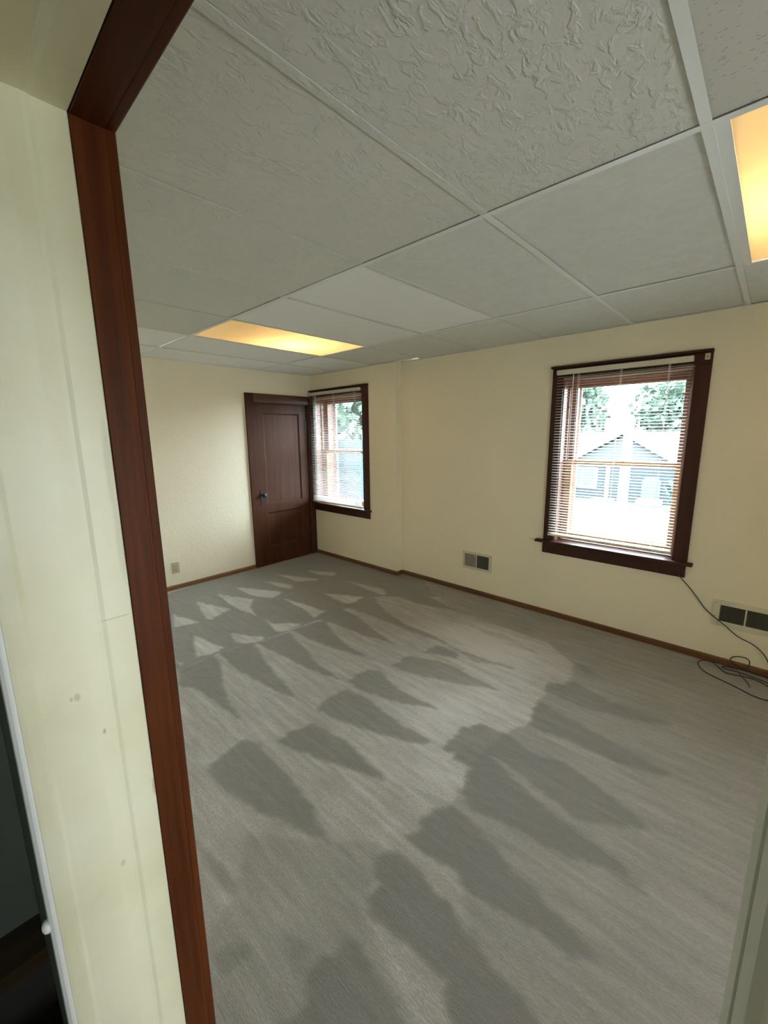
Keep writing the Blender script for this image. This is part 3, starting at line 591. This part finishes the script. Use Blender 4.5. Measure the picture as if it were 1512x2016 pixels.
# ---------------------------------------------------------------- outlet and wall registers
o = tag(empty('wall_outlet', (0, -1.834, 0.23)), 'small beige duplex outlet low on the wall left of the panelled door', 'outlet')
MB().box(0.0005, 0.006, -1.870, -1.799, 0.172, 0.288).build('cover_plate', M['beige_plastic'], o, bevel=0.003)
for z in (0.211, 0.249):
    q = MB().box(0.006, 0.0085, -1.851, -1.818, z-0.0145, z+0.0145).build('socket', M['beige_plastic'], o, bevel=0.002)
    s = MB(); s.box(0.0085, 0.009, -1.8425, -1.8400, z-0.004, z+0.008); s.box(0.0085, 0.009, -1.8300, -1.8275, z-0.004, z+0.006); s.lathe([(0.0026, 0.0085), (0.0026, 0.009)], (0, -1.835, z-0.009), axis=0, n=10)
    s.build('slots', M['slot'], q, smooth=False)
MB().lathe([(0.0035, 0.006), (0.0025, 0.0072)], (0, -1.8345, 0.230), axis=0, n=10).build('screw', M['beige_plastic'], o)

def register(x0, x1, z0, z1, rim_x, rim_t, rim_b, cells, label, closed, rim_r=None):
    t = tag(empty('wall_register', ((x0+x1)/2, D, z0)), label, 'vent', None)
    yf = D-0.009; rim_r = rim_r or rim_x
    m = MB()
    m.box(x0, x0+rim_x, yf, D-.0005, z0, z1); m.box(x1-rim_r, x1, yf, D-.0005, z0, z1)
    m.box(x0+rim_x, x1-rim_r, yf, D-.0005, z1-rim_t, z1); m.box(x0+rim_x, x1-rim_r, yf, D-.0005, z0, z0+rim_b)
    m.build('frame', M['old_white'], t, bevel=0.003)
    a, b = x0+rim_x, x1-rim_r; w = (b-a)/cells
    for k in range(1, cells): MB().box(a+k*w-0.004, a+k*w+0.004, yf+0.0015, D-.0005, z0+rim_b, z1-rim_t).build('divider', M['old_white'], t, bevel=0.001)
    for k in range(cells):
        c = a+k*w; mt = M['duct_pale'] if k in closed else M['duct']
        g = MB(); nf = 14
        for i in range(nf):
            xx = c+0.005+(w-0.010)*(i+0.5)/nf
            g.add([(xx-.0035, yf+.0035, z0+rim_b), (xx+.0035, D-.0015, z0+rim_b), (xx+.0035, D-.0015, z1-rim_t), (xx-.0035, yf+.0035, z1-rim_t)], [(0,1,2,3)])
        g.box(c+.003, c+w-.003, D-.0014, D-.0006, z0+rim_b, z1-rim_t)
        g.build('fins', mt, t)
    for xx in (x0+rim_x*0.45, x1-rim_r*0.45):
        for zz in (z1-rim_t*0.6, z0+rim_b+0.03): MB().lathe([(0.0035, yf), (0.003, yf-0.001)], (xx, 0, zz), axis=1, n=10).build('screw', M['brass'], t, smooth=False)
    lv = MB().lathe([(0.0045, yf-0.0), (0.0055, yf-0.007), (0.003, yf-0.010)], (a+w-0.012 if cells == 2 and closed else a+w, 0, z1-rim_t-0.012), axis=1, n=12); lv.build('damper_lever', M['old_white'], t)
    return t
register(2.262, 2.580, 0.250, 0.426, 0.018, 0.022, 0.026, 2, 'small wall register, half grey and half dark, left of the wide window', {0}, 0.030)
register(4.240, 4.720, 0.272, 0.452, 0.038, 0.034, 0.034, 3, 'larger off-white wall register at the right edge, crossed by black cord', set())

# ---------------------------------------------------------------- black cord
def wy(z): return D-0.020-0.0
pts = [(4.018, 0.058, 0.640), (4.03, 0.060, 0.585), (4.050, 0.074, 0.553), (4.107, 0.078, 0.493), (4.159, 0.079, 0.427), (4.201, 0.079, 0.368), (4.240, 0.076, 0.338), (4.282, 0.074, 0.310), (4.323, 0.074, 0.282), (4.374, 0.075, 0.238), (4.404, 0.075, 0.222), (4.458, 0.074, 0.207), (4.500, 0.072, 0.182), (4.535, 0.070, 0.145), (4.553, 0.068, 0.110), (4.570, 0.058, 0.060), (4.59, 0.03, 0.012), (4.61, -0.06, 0.006), (4.60, -0.15, 0.006),
       (4.62, -0.21, 0.006), (4.58, -0.236, 0.006), (4.529, -0.248, 0.006), (4.473, -0.227, 0.006), (4.395, -0.178, 0.006), (4.312, -0.146, 0.006), (4.254, -0.112, 0.006), (4.216, -0.050, 0.006), (4.207, 0.022, 0.006), (4.236, 0.062, 0.008), (4.277, 0.060, 0.012), (4.310, 0.022, 0.012), (4.352, -0.052, 0.010), (4.406, -0.037, 0.010), (4.465, -0.020, 0.012), (4.523, -0.030, 0.012), (4.585, -0.090, 0.012), (4.66, -0.09, 0.010), (4.68, -0.01, 0.010), (4.60, 0.040, 0.010), (4.521, 0.060, 0.012), (4.461, 0.068, 0.014), (4.399, 0.071, 0.030), (4.362, 0.066, 0.060), (4.390, 0.062, 0.096), (4.445, 0.062, 0.104), (4.468, 0.066, 0.088), (4.466, 0.062, 0.040), (4.43, 0.045, 0.016), (4.36, 0.05, 0.012), (4.328, 0.010, 0.018), (4.352, -0.006, 0.018), (4.404, 0.002, 0.018), (4.484, -0.012, 0.020), (4.565, -0.036, 0.020), (4.62, -0.07, 0.012), (4.66, -0.14, 0.006)]
cd = tube_curve('power_cord', pts, 0.0032, M['cord']); tag(cd, 'thin black cord running down from the wide window and coiled on the carpet', 'cord')
tail = tube_curve('cord_end', [(4.425, -0.015, 0.016), (4.440, -0.033, 0.010), (4.462, -0.065, 0.006), (4.478, -0.105, 0.006), (4.482, -0.135, 0.006)], 0.0028, M['cord'], cd)

# ---------------------------------------------------------------- the doorway the view looks through
dw = struct(empty('door_2', ((JX+RX)/2, -3.23, 0)), 'cased doorway in the foreground, brown stained edge beside aged cream paint', 'doorway')
HZ = 2.03
def wrap(prof, left, head, right, name, mt, mth=None, off=0.03):
    """prof: (y, inward offset) pairs along the reveal; a face strip that turns up the left side, over the head and down the right"""
    back = off
    lp = [(JX+o_, y) for y, o_ in prof]; rp = [(RX-o_, y) for y, o_ in prof]
    def side(pts_, bx):
        poly = pts_ + [(bx, pts_[-1][1]), (bx, pts_[0][1])]
        return poly
    if left:
        n = len(prof); poly = side(lp, JX-back); k = len(poly)
        vv = [(x, y, 0.0) for x, y in poly] + [(x, y, HZ-(x-JX)) if i < n else (x, y, HZ-(x-JX)) for i, (x, y) in enumerate(poly)]
        m = MB().add(vv, [tuple(range(k)), tuple(range(2*k-1, k-1, -1))] + [(i, i+k, (i+1) % k+k, (i+1) % k) for i in range(k)])
        m.build(name, mt, dw)
    if right:
        poly = side(rp, RX+back); k = len(poly)
        vv = [(x, y, 0.0) for x, y in poly] + [(x, y, HZ+(x-RX)) for x, y in poly]
        MB().add(vv, [tuple(range(k)), tuple(range(2*k-1, k-1, -1))] + [(i, i+k, (i+1) % k+k, (i+1) % k) for i in range(k)]).build(name, M['pale_paint'] if right == 2 else mt, dw)
    if head:
        hp = [(y, HZ-o_) for y, o_ in prof] + [(prof[-1][0], HZ+back), (prof[0][0], HZ+back)]; k = len(hp)
        vv = [(JX+(HZ-z), y, z) for y, z in hp] + [(RX-(HZ-z), y, z) for y, z in hp]
        MB().add(vv, [tuple(range(k)), tuple(range(2*k-1, k-1, -1))] + [(i, i+k, (i+1) % k+k, (i+1) % k) for i in range(k)]).build('head_'+name, mth or mt, dw)
# painted part, from the brown edge towards the hall: flat strip, shallow cove, flat, rounded nosing, chamfer
cove = [(-3.1722, -0.006), (-3.1736, -0.006), (-3.1740, -0.0006), (-3.1748, 0.0), (-3.214, 0.0), (-3.2165, -0.0012), (-3.220, -0.003), (-3.226, -0.0035), (-3.234, -0.0025), (-3.250, -0.0005), (-3.300, 0.0), (-3.312, 0.001), (-3.318, 0.003), (-3.323, 0.003), (-3.336, 0.0015), (-3.3425, 0.0)]
wrap(cove, True, True, 2, 'painted_jamb', M['jamb_paint'])
wrap([(-3.3428, 0.0004), (-3.346, 0.0006), (-3.349, -0.0005), (-3.3535, -0.006), (-3.3545, -0.012)], True, True, 2, 'corner_bead', M['white_metal'])
# stained part: board then a slightly set back casing edge
wrap([(-3.1275, 0.0005), (-3.134, 0.0010), (-3.1715, 0.0008), (-3.1722, 0.0)], True, True, 2, 'stained_jamb', M['wood'], M['wood_h'])
m = MB(); m.box(JX-0.075, JX-0.003, YF+0.0005, -3.111, 0, HZ+0.06)
m.build('casing', M['wood'], dw, bevel=0.003)
MB().box(JX-0.075, RX+0.075, YF+0.0005, -3.1105, HZ+0.003, HZ+0.075).build('head_casing', M['wood_h'], dw, bevel=0.003)
MB().box(RX+0.003, RX+0.075, YF+0.0005, -3.111, 0, HZ+0.002).build('casing', M['pale_paint'], dw, bevel=0.003)
MB().lathe([(0.010, 0), (0.011, -.004), (0.009, -.008), (0.005, -.0105), (0.001, -.011)], (JX-0.016, YB-0.001, 0.745), axis=1, n=14).build('paint_blob', M['white_metal'], dw)

# ---------------------------------------------------------------- dark hall behind the wall
M['hall_wall'] = wall_paint('dark_green_grey_paint', (0.085, 0.095, 0.075), 0.5)
M['hall_cream'] = wall_paint('hall_cream_paint', (0.72, 0.72, 0.62), 0.6)
M['hall_floor'] = wood('dark_brown_floorboards', (0.022, 0.012, 0.005), (0.065, 0.038, 0.014), 0.4, axis=1, scale=.7)
struct(MB().box(0.2, JX-0.031, YB-0.002, YB+0.0035, 0, ZT).build('wall_hall_side', M['hall_wall']), 'dark painted hall side of the partition', 'wall')
struct(MB().box(RX+0.031, 8.0, YB-0.002, YB+0.0035, 0, ZT).build('wall_hall_near', M['hall_cream']), 'pale hall wall right of the doorway', 'wall')
struct(MB().box(2.66, 2.795, -5.2, YB+0.002, 0, ZT).build('wall_hall_end', M['hall_wall']), 'dark wall at the end of the hall', 'wall')
struct(MB().box(2.36, 7.5, -5.3, -5.2, 0, ZT).build('wall_hall_back', M['hall_cream']), 'pale wall along the hall', 'wall')
wall_with_openings('wall_hall_right', 1, -5.2, YB-.003, 7.4, 7.55, 0, ZT, [(-4.4, -3.9, 1.1, 1.75)], M['hall_cream'], 'pale hall wall with an opening added to let in daylight')  # unseen opening, added as a light source for the hall and doorway
m = MB(); m.box(2.3, 2.935, -5.35, YB+0.02, -0.05, 0.001); m.box(2.935, 7.6, -5.35, -3.62, -0.05, 0.001); m.box(3.46, 7.6, -3.62, YB+.02, -0.05, 0.001)

struct(m.build('floor_hall', M['hall_floor']), 'dark brown hall floor', 'floor')
m = MB(); m.box(2.915, 2.935, -3.62, YB+.03, -0.9, -0.0505); m.box(3.46, 3.48, -3.62, YB+.03, -0.9, -0.0505); m.box(2.915, 3.48, YB, YB+.03, -0.9, -0.01); m.box(2.915, 3.48, -3.64, -3.62, -0.9, -0.0505); m.box(2.915, 3.48, -3.64, YB+.03, -0.95, -0.901)
struct(m.build('trim_black_pit', M['slot']), 'black stairwell beside the doorway', 'pit')  # sunken black box below the gap in the hall floor
struct(MB().box(2.36, 7.5, -5.3, YB+0.003, ZT-0.12, ZT-0.06).build('ceiling_hall', M['hall_cream']), 'pale hall ceiling', 'ceiling')

# ---------------------------------------------------------------- outdoors
GZ = -3.30
def flat(name, c, rough=0.8): return mat(name, c, rough, 0.2)
def grass():
    m = flat('lawn_grass', (0.042, 0.067, 0.025)); co = coords(m)
    L(m, ramp(m, noise(m, co, 1.5, 4), [(0.3, (0.022, 0.034, 0.020)), (0.7, (0.036, 0.046, 0.030))]), bsdf(m).inputs['Base Color']); return m
def siding(name, c):
    m = flat(name, c); co = coords(m); w = N(m, 'ShaderNodeTexWave'); w.wave_type = 'BANDS'; w.bands_direction = 'Z'; w.wave_profile = 'SAW'
    w.inputs['Scale'].default_value = 1.3; L(m, co, w.inputs['Vector'])
    L(m, ramp(m, w.outputs['Fac'], [(0, tuple(x*.7 for x in c)), (0.15, c)]), bsdf(m).inputs['Base Color']); L(m, bump(m, w.outputs['Fac'], 0.6, 0.02), bsdf(m).inputs['Normal']); return m
def shingle(name, c):
    m = flat(name, c); co = coords(m); b = N(m, 'ShaderNodeTexBrick'); b.inputs['Scale'].default_value = 3.0; b.inputs['Mortar Size'].default_value = 0.02
    b.inputs['Color1'].default_value = (*c, 1); b.inputs['Color2'].default_value = (*[x*1.4 for x in c], 1); b.inputs['Mortar'].default_value = (*[x*.5 for x in c], 1)
    L(m, co, b.inputs['Vector']); L(m, b.outputs['Color'], bsdf(m).inputs['Base Color']); return m
M['grass'] = grass(); M['siding'] = siding('blue_grey_siding', (0.020, 0.028, 0.031)); M['siding2'] = siding('pale_siding', (0.045, 0.052, 0.054))
M['roof'] = shingle('pale_grey_shingles', (0.101, 0.105, 0.105)); M['roof2'] = shingle('blue_grey_shingles', (0.007, 0.014, 0.018)); bsdf(M['roof2']).inputs['Specular IOR Level'].default_value = 0.05
M['trim_white'] = flat('white_house_trim', (0.252, 0.252, 0.244)); M['pane_dark'] = mat('dark_house_window', (0.05, 0.08, 0.09), 0.2)
M['concrete'] = flat('pale_concrete', (0.200, 0.160, 0.147)); M['asphalt'] = flat('grey_asphalt', (0.046, 0.046, 0.046))
M['bark'] = flat('brown_bark', (0.042, 0.029, 0.021))
def leafm(name, c):
    m = flat(name, c); co = coords(m); L(m, ramp(m, noise(m, co, 1.2, 3), [(0.3, tuple(x*.6 for x in c)), (0.7, tuple(x*1.3 for x in c))]), bsdf(m).inputs['Base Color']); return m
M['leaf'] = leafm('green_foliage', (0.062, 0.090, 0.064)); M['leaf2'] = leafm('blue_green_foliage', (0.034, 0.067, 0.059))
struct(MB().box(-60, 60, D+WT+0.05, 110, GZ-0.2, GZ).build('lawn', M['grass']), 'green lawns outside', 'lawn')
struct(MB().box(-60, 60, 14.0, 20.5, GZ, GZ+0.02).build('street', M['asphalt']), 'grey street outside the wide window', 'street')
struct(MB().box(-60, 60, 22.6, 24.0, GZ, GZ+0.05).build('sidewalk', M['concrete']), 'pale sidewalk across the street', 'sidewalk')
struct(MB().prism([(-7.2, 24.0), (-5.6, 24.0), (-3.6, 30.0), (-4.9, 30.0)], 2, GZ, GZ+0.04).build('walkway', M['concrete']), 'pale walkway leading to the house across the street', 'path')

def gable(m, x0, x1, y0, y1, ze, zr, ridge='x', over=0.35, t=0.14):
    if ridge == 'x':
        ym = (y0+y1)/2; k = (zr-ze)/(ym-y0); a, b = y0-over, y1+over
        pr = [(a, ze-over*k), (ym, zr), (b, ze-over*k), (b, ze-over*k+t), (ym, zr+t), (a, ze-over*k+t)]
        m.prism(pr, 0, x0-over, x1+over)
    else:
        xm = (x0+x1)/2; k = (zr-ze)/(xm-x0); a, b = x0-over, x1+over
        pr = [(a, ze-over*k), (xm, zr), (b, ze-over*k), (b, ze-over*k+t), (xm, zr+t), (a, ze-over*k+t)]
        m.prism(pr, 1, y0-over, y1)
def house_window(parent, x, y, z, w, h):
    f = MB(); f.box(x-w/2-.12, x+w/2+.12, y-.06, y, z-h/2-.12, z+h/2+.12)
    fo = f.build('window', M['trim_white'], parent)
    p = MB(); n = 2 if w > 1.3 else 1
    for k in range(n): p.box(x-w/2+k*w/n+.04, x-w/2+(k+1)*w/n-.04, y-.08, y-.061, z-h/2, z+h/2)
    p.build('pane', M['pane_dark'], fo)
h = tag(empty('house', (-5, 30, GZ)), 'blue-grey sided house with a pale front gable across the street', 'house')
m = MB(); m.box(-13, -0.2, 31, 39, GZ, -0.65); m.box(-6.9, 0.0, 29.8, 31.0, GZ, -0.65)
m.prism([(31, -0.65), (35, 1.3), (39, -0.65)], 0, -12.9, -0.3); m.build('walls', M['siding'], h)
m = MB(); xm = -3.45; m.add([(-6.9, 29.79, -0.65), (0, 29.79, -0.65), (xm, 29.79, 1.25), (-6.9, 31, -0.65), (0, 31, -0.65), (xm, 31, 1.25)], [(0,1,2), (3,5,4), (0,2,5,3), (1,4,5,2), (0,3,4,1)]); m.build('gable_wall', M['siding2'], h)
m = MB(); gable(m, -13, -0.2, 31, 39, -0.65, 1.45, 'x'); gable(m, -6.9, 0.0, 29.8, 34.8, -0.65, 1.42, 'y', 0.45, 0.35); m.build('roof', M['roof'], h)
house_window(h, -6.0, 29.8, -1.75, 1.9, 1.3); house_window(h, -9.8, 31.0, -1.75, 1.4, 1.3)
MB().box(-4.35, -4.1, 29.7, 29.8, GZ, -0.65).build('corner_board', M['trim_white'], h)
MB().box(-6.9, 0.0, 29.74, 29.8, -0.85, -0.60).build('fascia', M['trim_white'], h)
MB().prism([(-2.0, GZ), (-0.9, GZ), (-0.9, -1.75), (-1.15, -1.45), (-1.75, -1.45), (-2.0, -1.75)], 1, 29.68, 29.8).build('arched_door', M['pane_dark'], h)
MB().box(-2.2, -0.7, 29.2, 29.8, GZ, GZ+0.25).build('step', M['concrete'], h)
h2 = tag(empty('house', (12, 33, GZ)), 'pale sided house far to the right across the street', 'house')
m = MB(); m.box(5, 15, 31, 39, GZ, -0.3); m.prism([(31, -0.3), (35, 2.0), (39, -0.3)], 0, 5.1, 14.9); m.build('walls', M['siding2'], h2); m = MB(); gable(m, 5, 15, 31, 39, -0.3, 2.1); m.build('roof', M['roof2'], h2)
house_window(h2, 8, 31, -1.6, 1.6, 1.3)
h3 = tag(empty('house', (-10, 8, GZ)), 'neighbouring house whose blue-grey shingled roof fills the lower narrow window', 'house')
m = MB(); m.box(-20, -3.4, 5.0, 15.0, GZ, -1.25); m.prism([(5, -1.25), (10, 1.15), (15, -1.25)], 0, -19.9, -3.5); m.build('walls', M['siding2'], h3)
m = MB(); gable(m, -20, -3.4, 5, 15, -1.25, 1.2); m.build('roof', M['roof2'], h3)

def tree(name, x, y, z0_, z1_, r, n, mt, label, cat='tree', leaf=0.22, group=None):
    t = tag(empty(name, (x, y, GZ)), label, cat, group); R = random.Random(int(x*31+y*7))
    m = MB(); cz_ = (z0_+z1_)/2; hz = (z1_-z0_)/2
    blobs = [(R.uniform(-.6, .6)*r, R.uniform(-.6, .6)*r, R.uniform(-.6, .6)*hz, R.uniform(.35, .6)) for _ in range(14)]
    for _ in range(n):
        b = R.choice(blobs); v = Vector((R.gauss(0, 1), R.gauss(0, 1), R.gauss(0, 1))).normalized()*R.uniform(0.75, 1.05)
        c = Vector((x+b[0]+v.x*b[3]*r, y+b[1]+v.y*b[3]*r, cz_+b[2]+v.z*b[3]*hz)); c.z = max(c.z, GZ+.1)
        e = Euler((R.uniform(0, 6.3), R.uniform(0, 6.3), R.uniform(0, 6.3))).to_matrix(); s_ = leaf*R.uniform(.6, 1.3)
        q = [c+e@Vector(p) for p in ((-s_, -s_*.6, 0), (s_, -s_*.6, 0), (s_*.8, s_*.6, s_*.2), (-s_*.8, s_*.6, s_*.2))]
        m.add(q, [(0,1,2,3)])
    m.build('foliage', mt, t)
    if cat == 'tree': MB().lathe([(r*.09, GZ), (r*.07, (GZ+z0_)/2), (r*.06, cz_)], (x, y, 0), n=10).build('trunk', M['bark'], t)
    return t
tree('tree', -13.5, 46, -1, 8.5, 4.2, 2600, M['leaf'], 'broad green tree behind the left end of the house across the street', leaf=.32)
tree('tree', -4.0, 52, -0.5, 8.0, 3.6, 2200, M['leaf'], 'rounded green tree rising behind the pale front gable', leaf=.32)
tree('tree', 2.6, 45, -2, 8.0, 3.2, 2400, M['leaf2'], 'blue-green tree behind the right end of the house across the street', leaf=.3)
tree('shrub', 1.3, 27.5, GZ, -0.3, 1.35, 1500, M['leaf2'], 'dense blue-green shrub beside the front lawn across the street', 'shrub', leaf=.14)
tree('tree', -21, 21, -1, 11, 5.0, 3000, M['leaf'], 'tall green tree beyond the neighbouring roof seen through the narrow window', leaf=.34)
tree('tree', -12.5, 24, -1, 8, 3.6, 2200, M['leaf2'], 'darker tree right of the tall one beyond the neighbouring roof', leaf=.3)
p = MB().lathe([(0.14, GZ), (0.12, -1.0), (0.105, 1.75), (0.13, 1.78), (0.13, 1.85), (0.02, 1.92)], (1.78, 8.2, 0), n=16).build('pale_upright', M['trim_white']); tag(p, 'pale round post shape outside the wide window', 'upright')  # pale upright band modelled as a tapered round solid
